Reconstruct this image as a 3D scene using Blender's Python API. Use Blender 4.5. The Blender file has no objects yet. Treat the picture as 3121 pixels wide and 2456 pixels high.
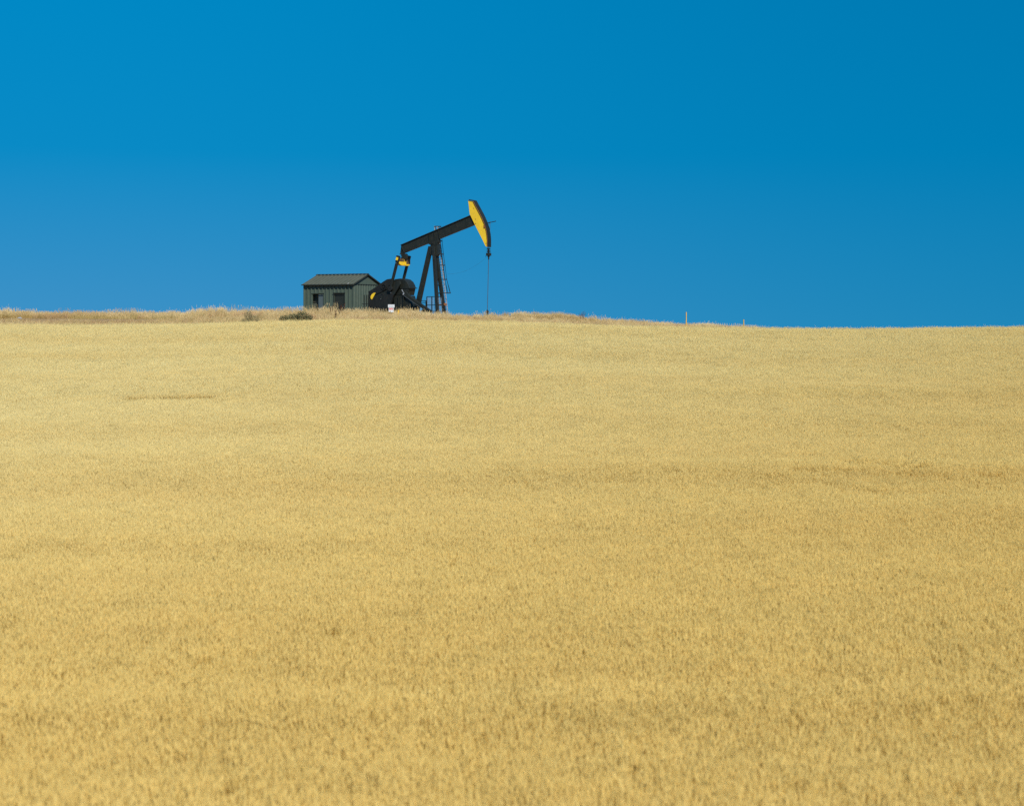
import bpy, math, random
import numpy as np
from mathutils import Vector, Matrix
random.seed(7); RNG = np.random.default_rng(7)
scene = bpy.context.scene
COL = scene.collection
F = 5100.0; HR = 985.0; CX = 1560.5          # focal length and eye level of the 3121 x 2456 photograph, in pixels
YAW = math.radians(-28)
R = math.radians

# ------------------------------------------------------------------ terrain
def smooth_profile(ys, zs, lo, hi, n=9):
    yy = np.arange(lo, hi + 1.0, 0.5)
    zz = np.interp(yy, ys, zs)
    pad = np.pad(zz, (n, n), mode='edge')
    # keep end slopes
    pad[:n] = zz[0] - (zz[1]-zz[0])*np.arange(n, 0, -1); pad[-n:] = zz[-1] + (zz[-1]-zz[-2])*np.arange(1, n+1)
    k = np.hanning(2*n+1); k /= k.sum()
    return yy, np.convolve(pad, k, mode='valid')
WH = 0.60                                     # wheat height
_rows = [(12, 3000), (20, 2480), (26, 2160), (34, 1895), (45, 1680), (58, 1515), (74, 1362), (90, 1243), (105, 1142), (118, 1062), (132, 985)]
_py = [-60, -20, 0] + [y for y, r in _rows]
_pz = [-3.0, -3.0, -3.3] + [(HR-r)*y/F - WH for y, r in _rows]
PY, PZ = smooth_profile(_py, _pz, -60, 132, 14)
_E = [(-900, 990), (0, 987), (300, 988), (600, 984), (900, 975), (1100, 971), (1300, 972), (1500, 976), (1700, 983), (1900, 990), (2100, 994), (2300, 997), (2600, 998), (3121, 993), (4000, 990)]
_S = [(-900, 944), (0, 947), (300, 950), (600, 951), (900, 949), (1100, 950), (1250, 954), (1400, 959), (1500, 962), (1700, 968), (1900, 975), (2000, 979), (2200, 987), (2320, 995), (2420, 1003), (2600, 1012), (3121, 1014), (4000, 1014)]
EX = np.array([(p-CX)*132/F for p, r in _E]); EZ = np.array([(HR-r)*132/F for p, r in _E])
SX = np.array([(p-CX)*146/F for p, r in _S]); SZ = np.array([(HR-r)*146/F - 0.62 for p, r in _S])
def sstep(a, b, x):
    t = np.clip((x-a)/(b-a), 0, 1); return t*t*(3-2*t)
def terrain(x, y):
    x = np.asarray(x, float); y = np.asarray(y, float)
    e = np.interp(x, EX, EZ); s = np.interp(x, SX, SZ)
    base = np.interp(np.minimum(y, 132), PY, PZ)
    zf = base + e*sstep(35, 132, y)
    zf = zf + sstep(20, 45, y)*(1-sstep(112, 131, y))*(0.05*np.sin(x*.05+y*.21)+0.05*np.sin(-x*.031+y*.37+1.3)+0.015*np.sin(x*.31-y*.11+.4))
    zf = zf + .17*np.exp(-((y-64.5-.8*np.sin(x*.09))/2.6)**2)*sstep(-12, 8, x) + .22*np.exp(-((y-99+.5*np.sin(x*.12))/3.0)**2)*sstep(4, 20, x) + .10*np.exp(-((y-46.5)/2.2)**2)*(1-sstep(-8, 8, x)) + .10*np.exp(-((y-26-.05*x)/1.3)**2)
    zv = (e-WH) + (s-(e-WH))*sstep(132.5, 144, y)
    zv = zv - 0.10*np.exp(-((y-132.9)/.5)**2)
    zb = s - 0.030*np.maximum(y-164, 0) - .0016*np.maximum(y-164, 0)**2
    zb = np.maximum(zb, -24 - .002*y)
    z = np.where(y < 132, zf, np.where(y < 146, zv, zb))
    # pad for the well: level ground round the pump and the shed
    w = sstep(-24, -20, x)*(1-sstep(4, 9, x))*sstep(146, 148.5, y)*(1-sstep(162, 168, y))
    return z*(1-w) + 0.40*w
def tz(x, y): return float(terrain(x, y))

# ------------------------------------------------------------------ node helpers
def mat(name):
    m = bpy.data.materials.new(name); m.use_nodes = True
    nt = m.node_tree; nt.nodes.clear()
    out = nt.nodes.new('ShaderNodeOutputMaterial')
    return m, nt, out
def N(nt, typ, **kw):
    n = nt.nodes.new(typ)
    for k, v in kw.items():
        if k in n.inputs: n.inputs[k].default_value = v
        else: setattr(n, k, v)
    return n
def ramp(nt, stops, fac):
    r = nt.nodes.new('ShaderNodeValToRGB'); el = r.color_ramp.elements
    while len(el) < len(stops): el.new(.5)
    for e, (p, c) in zip(el, stops): e.position = p; e.color = (*c, 1)
    nt.links.new(fac, r.inputs[0]); return r
def mixc(nt, fac, a, b, mode='MIX'):
    m = nt.nodes.new('ShaderNodeMix'); m.data_type = 'RGBA'; m.blend_type = mode
    for sock, v in ((m.inputs[0], fac), (m.inputs[6], a), (m.inputs[7], b)):
        if isinstance(v, bpy.types.NodeSocket): nt.links.new(v, sock)
        else: sock.default_value = v if not isinstance(v, tuple) else (*v, 1)
    return m.outputs[2]
def mathn(nt, op, a, b=None):
    m = nt.nodes.new('ShaderNodeMath'); m.operation = op
    for i, v in enumerate((a, b)):
        if v is None: continue
        if isinstance(v, bpy.types.NodeSocket): nt.links.new(v, m.inputs[i])
        else: m.inputs[i].default_value = v
    return m.outputs[0]

def paint(name, col, col2, rough=.45, scale=3.0, spec=.5, dirt=None, dirt_amt=.35, metallic=0.0, bump=.15):
    """weathered paint: two tones, streaks of dust or rust with a shape of their own"""
    m, nt, out = mat(name); L = nt.links
    tc = N(nt, 'ShaderNodeTexCoord')
    n1 = N(nt, 'ShaderNodeTexNoise', Scale=scale, Detail=6.0, Roughness=.65); L.new(tc.outputs['Object'], n1.inputs['Vector'])
    r1 = ramp(nt, [(.35, col), (.68, col2)], n1.outputs['Fac'])
    c = r1.outputs[0]
    if dirt:
        mp = N(nt, 'ShaderNodeMapping'); mp.inputs['Scale'].default_value = (9, 9, 1.6); L.new(tc.outputs['Object'], mp.inputs[0])
        n2 = N(nt, 'ShaderNodeTexNoise', Scale=1.3, Detail=8.0, Roughness=.7); L.new(mp.outputs[0], n2.inputs['Vector'])
        r2 = ramp(nt, [(.52, (0, 0, 0)), (.74, (dirt_amt,)*3)], n2.outputs['Fac'])
        c = mixc(nt, r2.outputs[0], c, dirt)
    b = N(nt, 'ShaderNodeBsdfPrincipled', Roughness=rough, Metallic=metallic)
    b.inputs['Specular IOR Level'].default_value = spec
    L.new(c, b.inputs['Base Color'])
    n3 = N(nt, 'ShaderNodeTexNoise', Scale=14.0, Detail=4.0); L.new(tc.outputs['Object'], n3.inputs['Vector'])
    rr = N(nt, 'ShaderNodeMapRange'); rr.inputs[3].default_value = rough-.1; rr.inputs[4].default_value = rough+.15
    L.new(n3.outputs['Fac'], rr.inputs[0]); L.new(rr.outputs[0], b.inputs['Roughness'])
    bp = N(nt, 'ShaderNodeBump', Strength=bump, Distance=.02); L.new(n1.outputs['Fac'], bp.inputs['Height']); L.new(bp.outputs[0], b.inputs['Normal'])
    L.new(b.outputs[0], out.inputs[0]); return m

M = {}
M['black'] = paint('black_green_paint', (.0065, .0085, .007), (.0115, .0135, .011), .45, 2.2, .32, (.055, .045, .03), .35)
M['weight'] = paint('dark_cast_iron', (.0045, .0055, .0055), (.0085, .0095, .009), .55, 3.5, .3, (.05, .045, .035), .3)
M['yellow'] = paint('safety_yellow', (.63, .415, .016), (.54, .345, .018), .5, 2.0, .4, (.40, .19, .03), .25)
M['shed'] = paint('dark_green_siding', (.042, .060, .046), (.052, .071, .055), .5, 2.0, .35, (.11, .10, .07), .22)
M['roof'] = paint('weathered_green_roofing', (.055, .063, .048), (.072, .078, .060), .5, 1.4, .35, (.13, .12, .085), .3)
M['trim'] = paint('dark_trim', (.010, .013, .011), (.015, .018, .015), .5, 3.0, .3)
M['inside'] = paint('dark_lining', (.03, .032, .03), (.04, .042, .038), .8, 3.0, .2)
M['leaf'] = paint('blue_grey_door', (.050, .068, .074), (.062, .080, .086), .45, 2.0, .4)
M['galv'] = paint('galvanised_steel', (.36, .37, .39), (.48, .49, .51), .4, 6.0, .5, None, 0, .6)
M['steel'] = paint('bare_steel', (.16, .16, .165), (.24, .24, .24), .32, 5.0, .5, None, 0, .8)
M['rust'] = paint('rusty_steel', (.16, .060, .022), (.26, .105, .035), .8, 9.0, .2)
M['rust_shade'] = paint('rust_brown_shade', (.05, .026, .014), (.10, .05, .022), .5, 6.0, .4, (.5, .3, .02), .5)  # rusty dark brown that paints the bearing's shadow onto the equalizer
M['white'] = paint('white_panel', (.44, .45, .46), (.52, .53, .54), .5, 5.0, .4)
M['grey_ink'] = paint('grey_lettering', (.22, .23, .25), (.30, .30, .32), .6, 5.0, .3)
M['red_ink'] = paint('red_lettering', (.50, .05, .04), (.58, .08, .06), .6, 5.0, .3)
M['post_yellow'] = paint('faded_yellow_post', (.46, .27, .02), (.55, .33, .03), .6, 6.0, .3)
M['cable'] = paint('wire_rope', (.03, .03, .03), (.05, .05, .05), .5, 8.0, .4)
M['concrete'] = paint('concrete', (.30, .28, .25), (.38, .36, .32), .85, 3.0, .2)

# ------------------------------------------------------------------ mesh helper
class MB:
    def __init__(s): s.v = []; s.f = []
    def add(s, vs, fs):
        o = len(s.v); s.v += [tuple(p) for p in vs]; s.f += [tuple(i+o for i in f) for f in fs]; return s
    def box(s, lo, hi):
        x0, y0, z0 = lo; x1, y1, z1 = hi
        return s.add([(x0,y0,z0),(x1,y0,z0),(x1,y1,z0),(x0,y1,z0),(x0,y0,z1),(x1,y0,z1),(x1,y1,z1),(x0,y1,z1)],
                     [(0,3,2,1),(4,5,6,7),(0,1,5,4),(1,2,6,5),(2,3,7,6),(3,0,4,7)])
    def bar(s, a, b, w, h=None, w2=None, h2=None, side=(0,1,0)):
        """rectangular bar from a to b: w along `side`, h across"""
        h = w if h is None else h; w2 = w if w2 is None else w2; h2 = h if h2 is None else h2
        a = Vector(a); b = Vector(b); d = (b-a).normalized(); sd = Vector(side)
        sd = (sd - d*sd.dot(d))
        if sd.length < 1e-4: sd = Vector((1,0,0)) - d*d.x
        sd.normalize(); up = d.cross(sd)
        vs = []
        for p, ww, hh in ((a, w, h), (b, w2, h2)):
            for i, j in ((-1,-1),(1,-1),(1,1),(-1,1)): vs.append(p + sd*ww/2*i + up*hh/2*j)
        return s.add(vs, [(0,3,2,1),(4,5,6,7),(0,1,5,4),(1,2,6,5),(2,3,7,6),(3,0,4,7)])
    def tube(s, a, b, r, r2=None, n=10, caps=True):
        r2 = r if r2 is None else r2
        a = Vector(a); b = Vector(b); d = (b-a).normalized()
        t = Vector((0,0,1)) if abs(d.z) < .9 else Vector((1,0,0))
        e1 = d.cross(t).normalized(); e2 = d.cross(e1)
        vs = [p + (e1*math.cos(2*math.pi*k/n) + e2*math.sin(2*math.pi*k/n))*rr for p, rr in ((a, r), (b, r2)) for k in range(n)]
        fs = [(k, (k+1)%n, n+(k+1)%n, n+k) for k in range(n)]
        if caps: fs += [tuple(range(n-1,-1,-1)), tuple(range(n, 2*n))]
        return s.add(vs, fs)
    def path(s, pts, r, n=6):
        for a, b in zip(pts, pts[1:]): s.tube(a, b, r, n=n)
        return s
    def prism(s, poly, v0, v1):
        """poly: (u,z) outline, extruded from v0 to v1"""
        n = len(poly)
        vs = [(u, v0, z) for u, z in poly] + [(u, v1, z) for u, z in poly]
        fs = [tuple(range(n)), tuple(range(2*n-1, n-1, -1))] + [(k, n+k, n+(k+1)%n, (k+1)%n) for k in range(n)]
        return s.add(vs, fs)
    def build(s, name, m, parent=None, bevel=0, smooth=False, loc=None):
        me = bpy.data.meshes.new(name); me.from_pydata(s.v, [], s.f); me.update()
        import bmesh
        bm = bmesh.new(); bm.from_mesh(me); bmesh.ops.recalc_face_normals(bm, faces=bm.faces); bm.to_mesh(me); bm.free()
        me.materials.append(m)
        o = bpy.data.objects.new(name, me); COL.objects.link(o)
        if parent: o.parent = parent
        if loc: o.location = loc
        if bevel:
            md = o.modifiers.new('edge', 'BEVEL'); md.width = bevel; md.segments = 2; md.limit_method = 'ANGLE'
        if smooth:
            for p in me.polygons: p.use_smooth = True
            md = o.modifiers.new('split', 'EDGE_SPLIT'); md.split_angle = R(40)
        return o
def tag(o, label=None, cat=None, group=None, kind=None):
    if label: o['label'] = label
    if cat: o['category'] = cat
    if group: o['group'] = group
    if kind: o['kind'] = kind
    return o
def empty(name, loc, rz, label, cat, group=None):
    e = bpy.data.objects.new(name, None); COL.objects.link(e); e.location = loc; e.rotation_euler.z = rz; e.empty_display_size = .3
    return tag(e, label, cat, group)

# ------------------------------------------------------------------ ground
def ground():
    xs = np.concatenate([[-4000,-2000,-900,-450,-250,-160], np.arange(-110, 110.1, 1.0), [160,250,450,900,2000,4000]])
    ys = np.concatenate([[-600,-250,-120], np.arange(-60, 130, 2.0), np.arange(130, 176, .5), np.arange(177, 230, 3), [260,320,420,600,1000,2000,6000]])
    X, Y = np.meshgrid(xs, ys); Z = terrain(X, Y)
    v = np.stack([X.ravel(), Y.ravel(), Z.ravel()], 1)
    nx, ny = len(xs), len(ys)
    i = (np.arange(ny-1)[:, None]*nx + np.arange(nx-1)[None]).ravel()
    f = np.stack([i, i+1, i+nx+1, i+nx], 1)
    me = bpy.data.meshes.new('ground'); me.from_pydata(v.tolist(), [], f.tolist()); me.update()
    for p in me.polygons: p.use_smooth = True
    m, nt, out = mat('soil_and_straw'); L = nt.links
    g = N(nt, 'ShaderNodeNewGeometry')
    n1 = N(nt, 'ShaderNodeTexNoise', Scale=.9, Detail=8.0, Roughness=.7); L.new(g.outputs['Position'], n1.inputs['Vector'])
    n2 = N(nt, 'ShaderNodeTexNoise', Scale=22.0, Detail=6.0, Roughness=.75); L.new(g.outputs['Position'], n2.inputs['Vector'])
    straw = ramp(nt, [(.3, (.20, .13, .055)), (.7, (.40, .29, .11))], n2.outputs['Fac'])
    dirt = ramp(nt, [(.3, (.15, .10, .055)), (.7, (.28, .195, .105))], n2.outputs['Fac'])
    sep = N(nt, 'ShaderNodeSeparateXYZ'); L.new(g.outputs['Position'], sep.inputs[0])
    mr = N(nt, 'ShaderNodeMapRange'); mr.inputs[1].default_value = 131.5; mr.inputs[2].default_value = 133; L.new(sep.outputs[1], mr.inputs[0])
    c = mixc(nt, mr.outputs[0], straw.outputs[0], dirt.outputs[0])
    c = mixc(nt, .5, c, ramp(nt, [(.3, (.75, .75, .75)), (.7, (1, 1, 1))], n1.outputs['Fac']).outputs[0], 'MULTIPLY')
    b = N(nt, 'ShaderNodeBsdfPrincipled', Roughness=.95); b.inputs['Specular IOR Level'].default_value = .1
    L.new(c, b.inputs['Base Color'])
    bp = N(nt, 'ShaderNodeBump', Strength=.6, Distance=.05); L.new(n2.outputs['Fac'], bp.inputs['Height']); L.new(bp.outputs[0], b.inputs['Normal'])
    L.new(b.outputs[0], out.inputs[0]); me.materials.append(m)
    o = bpy.data.objects.new('ground', me); COL.objects.link(o)
    tag(o, 'rolling straw covered ground rising to a low crest under the crop', 'ground', kind='structure')
ground()

# ------------------------------------------------------------------ straw plants (tiles instanced over a field)
def straw_material(name, stem, stem2, head, head2, patch, patch_scale=(.045, .16, 1), patch_amt=.5, transl=.3, gold_tone=None):
    """attribute 'tint' 0..1 differs from stalk to stalk; 'ear' is 1 on the seed heads"""
    m, nt, out = mat(name); L = nt.links
    at = N(nt, 'ShaderNodeAttribute', attribute_name='tint'); ear = N(nt, 'ShaderNodeAttribute', attribute_name='ear')
    oi = N(nt, 'ShaderNodeObjectInfo'); g = N(nt, 'ShaderNodeNewGeometry')
    st = mixc(nt, at.outputs['Fac'], stem, stem2); hd = mixc(nt, at.outputs['Fac'], head, head2)
    c = mixc(nt, ear.outputs['Fac'], st, hd)
    mp = N(nt, 'ShaderNodeMapping'); mp.inputs['Scale'].default_value = patch_scale; L.new(g.outputs['Position'], mp.inputs[0])
    n = N(nt, 'ShaderNodeTexNoise', Scale=1.0, Detail=5.0, Roughness=.6); L.new(mp.outputs[0], n.inputs['Vector'])
    r = ramp(nt, [(.42, (0, 0, 0)), (.72, (patch_amt,)*3)], n.outputs['Fac'])
    c = mixc(nt, r.outputs[0], c, mixc(nt, 1.0, c, patch, 'MULTIPLY'))
    if gold_tone:                                                                    # more golden low on the slope and to the right
        sp = N(nt, 'ShaderNodeSeparateXYZ'); L.new(g.outputs['Position'], sp.inputs[0])
        wob = mathn(nt, 'ADD', sp.outputs[1], mathn(nt, 'MULTIPLY', mathn(nt, 'SUBTRACT', n.outputs['Fac'], .5), 40.0))
        wob = mathn(nt, 'SUBTRACT', wob, mathn(nt, 'MULTIPLY', sp.outputs[0], .9))
        rp = N(nt, 'ShaderNodeMapRange', interpolation_type='SMOOTHSTEP'); rp.inputs[1].default_value = 20; rp.inputs[2].default_value = 125; rp.inputs[3].default_value = 1; rp.inputs[4].default_value = 0
        L.new(wob, rp.inputs[0]); c = mixc(nt, rp.outputs[0], c, mixc(nt, 1.0, c, gold_tone, 'MULTIPLY'))
    rr = N(nt, 'ShaderNodeMapRange'); rr.inputs[3].default_value = .975; rr.inputs[4].default_value = 1.025; L.new(oi.outputs['Random'], rr.inputs[0])
    hs = N(nt, 'ShaderNodeHueSaturation'); L.new(rr.outputs[0], hs.inputs['Value']); L.new(c, hs.inputs['Color'])
    b = N(nt, 'ShaderNodeBsdfPrincipled', Roughness=.75); b.inputs['Specular IOR Level'].default_value = .15
    t = N(nt, 'ShaderNodeBsdfTranslucent'); L.new(hs.outputs[0], b.inputs['Base Color']); L.new(hs.outputs[0], t.inputs[0])
    ms = N(nt, 'ShaderNodeMixShader'); ms.inputs[0].default_value = transl
    L.new(b.outputs[0], ms.inputs[1]); L.new(t.outputs[0], ms.inputs[2]); L.new(ms.outputs[0], out.inputs[0])
    return m
class Tile:
    def __init__(s): s.v = []; s.f = []; s.t = []; s.e = []
    def strip(s, pts, ws, ang, tint, ear):
        dx, dy = math.cos(ang), math.sin(ang); o = len(s.v)
        for p, w in zip(pts, ws):
            s.v.append((p[0]-dx*w/2, p[1]-dy*w/2, p[2])); s.v.append((p[0]+dx*w/2, p[1]+dy*w/2, p[2]))
            s.t += [tint]*2; s.e += [ear]*2
        for k in range(len(pts)-1): s.f.append((o+2*k, o+2*k+1, o+2*k+3, o+2*k+2))
    def spindle(s, p, d, ln, r, tint, ear, n=4):
        d = Vector(d).normalized(); p = Vector(p); e1 = d.cross(Vector((.3,.5,.81))).normalized(); e2 = d.cross(e1); o = len(s.v)
        for fr, rr in ((0, .45), (.3, 1), (.7, .85), (1, .15)):
            for k in range(n):
                q = p + d*ln*fr + (e1*math.cos(k*2*math.pi/n) + e2*math.sin(k*2*math.pi/n))*r*rr
                s.v.append(tuple(q)); s.t.append(tint); s.e.append(ear)
        for j in range(3):
            for k in range(n): s.f.append((o+j*n+k, o+j*n+(k+1)%n, o+(j+1)*n+(k+1)%n, o+(j+1)*n+k))
    def obj(s, name, m):
        me = bpy.data.meshes.new(name); me.from_pydata(s.v, [], s.f); me.update()
        for nm, d in (('tint', s.t), ('ear', s.e)):
            a = me.attributes.new(nm, 'FLOAT', 'POINT'); a.data.foreach_set('value', d)
        me.materials.append(m)
        return bpy.data.objects.new(name, me)       # never linked: only the scatter of the field uses it
def wheat_tile(seed, m, n=480, size=1.12, hmul=1.0):
    rd = random.Random(seed); t = Tile()
    for _ in range(n):
        x, y = rd.uniform(-size/2, size/2), rd.uniform(-size/2, size/2)
        h = hmul*(rd.gauss(.56, .055) + (rd.random() < .02)*rd.uniform(.04, .16))
        lx, ly = rd.gauss(.03, .05), rd.gauss(0, .05); a = rd.uniform(0, math.pi); tint = rd.random()
        p1 = (x+lx*.3, y+ly*.3, h*.55); p2 = (x+lx, y+ly, h)
        t.strip([(x, y, -.05), p1, p2], [.008, .007, .005], a, tint, 0)
        nod = rd.uniform(.05, .75); na = rd.uniform(0, 2*math.pi)
        d = (lx*1.5+math.cos(na)*nod*.45, ly*1.5+math.sin(na)*nod*.45, 1.0-nod*.3)
        ln = rd.uniform(.07, .115)
        t.spindle(p2, d, ln, rd.uniform(.0065, .0095), rd.random(), 1)
        dd = Vector(d).normalized(); q = Vector(p2)+dd*ln*.6                      # awns
        for k in range(2):
            aw = q + dd*.09 + Vector((rd.gauss(0, .02), rd.gauss(0, .02), rd.gauss(0, .01)))
            t.strip([tuple(q), tuple(aw)], [.004, .001], rd.uniform(0, math.pi), rd.random(), 1)
        if rd.random() < .006:                                                    # a long loose straw lying over the ears
            b = rd.uniform(0, 6.28); lf = rd.uniform(.2, .4); q0 = Vector(p2)+Vector((0, 0, .02)); q1 = q0+Vector((math.cos(b)*lf, math.sin(b)*lf, rd.uniform(-.02, .16)))
            t.strip([tuple(q0), tuple(q0.lerp(q1, .5)+Vector((0, 0, .03))), tuple(q1)], [.008, .010, .005], b+math.pi/2, 1.6, 1)
        if rd.random() < .8:                                                      # dry leaf
            b = rd.uniform(0, 2*math.pi); z0 = h*rd.uniform(.35, .8); lf = rd.uniform(.10, .2); c, s_ = math.cos(b), math.sin(b)
            t.strip([(p1[0], p1[1], z0), (p1[0]+c*lf*.5, p1[1]+s_*lf*.5, z0+lf*.55), (p1[0]+c*lf*.8, p1[1]+s_*lf*.8, z0+lf*.5)], [.008, .009, .002], b+math.pi/2, rd.random()*.7+.3, 0)
    return t
def grass_tile(seed, m, n=260, size=1.15, h0=.5, hs=.12, plume=.35, wid=.007):
    rd = random.Random(seed); t = Tile()
    cl = [(rd.uniform(-size/2, size/2), rd.uniform(-size/2, size/2), rd.uniform(.7, 1.2)) for _ in range(14)]
    for _ in range(n):
        cx, cy, ch = rd.choice(cl); x, y = cx+rd.gauss(0, .07), cy+rd.gauss(0, .07)
        h = max(.12, rd.gauss(h0, hs)*ch); b = rd.uniform(0, 2*math.pi); le = h*abs(rd.gauss(.12, .16)); c, s_ = math.cos(b), math.sin(b); tint = rd.random()
        p = [(x, y, -.05), (x+c*le*.25, y+s_*le*.25, h*.5), (x+c*le*.6, y+s_*le*.6, h*.85), (x+c*le, y+s_*le, h)]
        t.strip(p, [wid, wid, wid*.8, wid*.35], rd.uniform(0, math.pi), tint, 0)
        if rd.random() < plume:
            q = Vector(p[3]); hh = rd.uniform(.07, .15)
            for k in range(5):
                z = k/4*hh; rr = rd.uniform(.006, .03)*(1-k/6); an = rd.uniform(0, 2*math.pi)
                t.spindle(q+Vector((math.cos(an)*rr*.3, math.sin(an)*rr*.3, z-.04)), (math.cos(an)*rr*14, math.sin(an)*rr*14, 1), .05, .007, rd.random(), 1, 3)
    return t
def scatter(name, tiles, pts, rots, scl, var, label, cat):
    """ONE object: a point per tile, a geometry-nodes modifier puts a tile of stalks on each"""
    me = bpy.data.meshes.new(name); me.from_pydata(pts.tolist(), [], []); me.update()
    a = me.attributes.new('rot', 'FLOAT_VECTOR', 'POINT'); a.data.foreach_set('vector', rots.astype('f').ravel())
    a = me.attributes.new('scl', 'FLOAT_VECTOR', 'POINT'); a.data.foreach_set('vector', scl.astype('f').ravel())
    a = me.attributes.new('var', 'INT', 'POINT'); a.data.foreach_set('value', var.astype('i'))
    o = bpy.data.objects.new(name, me); COL.objects.link(o)
    ng = bpy.data.node_groups.new(name+'_scatter', 'GeometryNodeTree')
    ng.interface.new_socket('Geometry', in_out='INPUT', socket_type='NodeSocketGeometry'); ng.interface.new_socket('Geometry', in_out='OUTPUT', socket_type='NodeSocketGeometry')
    gi = ng.nodes.new('NodeGroupInput'); go = ng.nodes.new('NodeGroupOutput')
    jn = ng.nodes.new('GeometryNodeJoinGeometry'); iop = ng.nodes.new('GeometryNodeInstanceOnPoints')
    for t in reversed(tiles):
        oi = ng.nodes.new('GeometryNodeObjectInfo'); oi.inputs['Object'].default_value = t; oi.inputs['As Instance'].default_value = True
        ng.links.new(oi.outputs['Geometry'], jn.inputs[0])
    def attr(nm, ty):
        n = ng.nodes.new('GeometryNodeInputNamedAttribute'); n.data_type = ty; n.inputs['Name'].default_value = nm
        return [s for s in n.outputs if s.enabled and s.name == 'Attribute'][0]
    e2r = ng.nodes.new('FunctionNodeEulerToRotation'); ng.links.new(attr('rot', 'FLOAT_VECTOR'), e2r.inputs[0])
    ng.links.new(gi.outputs[0], iop.inputs['Points']); ng.links.new(jn.outputs[0], iop.inputs['Instance'])
    iop.inputs['Pick Instance'].default_value = True
    ng.links.new(attr('var', 'INT'), iop.inputs['Instance Index']); ng.links.new(e2r.outputs[0], iop.inputs['Rotation']); ng.links.new(attr('scl', 'FLOAT_VECTOR'), iop.inputs['Scale'])
    ng.links.new(iop.outputs[0], go.inputs[0])
    md = o.modifiers.new('scatter', 'NODES'); md.node_group = ng
    return tag(o, label, cat, kind='stuff')
def slope_rots(x, y, spin):
    e = .5; gx = (terrain(x+e, y)-terrain(x-e, y))/(2*e); gy = (terrain(x, y+e)-terrain(x, y-e))/(2*e)
    out = np.zeros((len(x), 3))
    for i in range(len(x)):
        n = Vector((-gx[i], -gy[i], 1)).normalized()
        q = Vector((0, 0, 1)).rotation_difference(n).to_matrix() @ Matrix.Rotation(spin[i], 3, 'Z')
        out[i] = q.to_euler()
    return out

MW = straw_material('ripe_wheat_straw', (.60, .465, .168), (.72, .58, .255), (.745, .622, .285), (.85, .737, .392), (.93, .84, .66), (.045, .16, 1), .45, .5, (.95, .86, .63))
wt = [wheat_tile(100+k, MW).obj('wheat_stalks', MW) for k in range(10)]
gx, gy = np.meshgrid(np.arange(-60, 60.1, 1.0), np.arange(14.5, 132.0, 1.0))
x = gx.ravel() + RNG.uniform(-.15, .15, gx.size); y = gy.ravel() + RNG.uniform(-.15, .15, gx.size)
keep = (np.abs(x) < .312*y + 7) & (y < 132.0)
def strip_gap(x, y, px0, px1, py, dep, jit=.35):
    yy = np.interp(py, *GAPTAB); X0, X1 = (px0-CX)*yy/F, (px1-CX)*yy/F
    return (x > X0) & (x < X1) & (np.abs(y-yy+(.25 if jit else 0)*np.sin(x*.9)) < dep/2)
_ty = np.arange(20, 132, .5); _tr = HR - F*(terrain(0*_ty, _ty)+WH)/_ty; GAPTAB = (_tr[::-1], _ty[::-1])
gap = strip_gap(x, y, 375, 665, 1212, 3.4, 0); yg = np.interp(1212, *GAPTAB)
y = np.where(gap, yg + np.where(y > yg, 1.12, -1.12) + RNG.uniform(-.12, .12, x.size) + .1*np.sin(x*.9), y)   # a narrow missed drill row
x, y = x[keep], y[keep]; n = len(x)
sc = 1 + .02*np.sin(x*.15+y*.43) + .02*np.sin(x*.07-y*.61+2) + RNG.uniform(-.02, .02, n)
flat = strip_gap(x, y, 2500, 2780, 1408, 2.2)
low = strip_gap(x, y, 2420, 3000, 1436, 1.4); sc = np.where(low, sc*RNG.uniform(.82, .98, n), sc)
low = strip_gap(x, y, 2380, 3121, 1475, 6.0); sc = np.where(low, sc*RNG.uniform(.86, 1.05, n), sc)      # beaten-down bands
low = strip_gap(x, y, 2500, 3200, 1160, 5) | strip_gap(x, y, 1500, 2500, 1470, 4)
sc = np.where(low, sc*RNG.uniform(.88, 1.03, n), sc)
scl = np.stack([np.ones(n), np.ones(n), sc], 1)
spin = RNG.integers(0, 4, n)*math.pi/2 + RNG.uniform(-.2, .2, n)
scatter('wheat_field', wt, np.stack([x, y, terrain(x, y)], 1), slope_rots(x, y, spin) + np.where(flat, RNG.uniform(.3, .6, n), 0)[:, None]*np.array([[.8, .5, 0]]), scl, RNG.integers(0, 10, n), 'ripe golden wheat standing across the whole slope below the pump', 'wheat')

MG = straw_material('dry_verge_grass', (.38, .30, .115), (.60, .465, .205), (.62, .48, .24), (.80, .65, .38), (.78, .64, .50), (.09, .3, 1), .8, .4)
MR = straw_material('russet_weeds', (.30, .20, .095), (.46, .32, .16), (.40, .25, .13), (.56, .38, .21), (.85, .8, .7), (.09, .3, 1), .6, .25)
gt = [grass_tile(1, MG, 260, 1.15, .42, .10, .25).obj('verge_grass', MG), grass_tile(2, MG, 260, 1.15, .46, .12, .35).obj('verge_grass', MG),
      grass_tile(3, MG, 230, 1.15, .56, .13, .6).obj('verge_grass', MG), grass_tile(4, MG, 240, 1.15, .5, .15, .5).obj('verge_grass', MG),
      grass_tile(5, MR, 220, 1.15, .36, .09, .4, .009).obj('verge_weeds', MR)]
gx, gy = np.meshgrid(np.arange(-58, 58.1, .85), np.arange(132.9, 147.6, .85))
x = gx.ravel() + RNG.uniform(-.3, .3, gx.size); y = gy.ravel() + RNG.uniform(-.3, .3, gx.size)
px = CX + F*x/y
track = (px < 560) & (np.abs(y - 141.6 - .3*np.sin(x*.2)) < 1.1*(1-sstep(430, 600, px))+.15) & (RNG.random(x.size) < .93)
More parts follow.
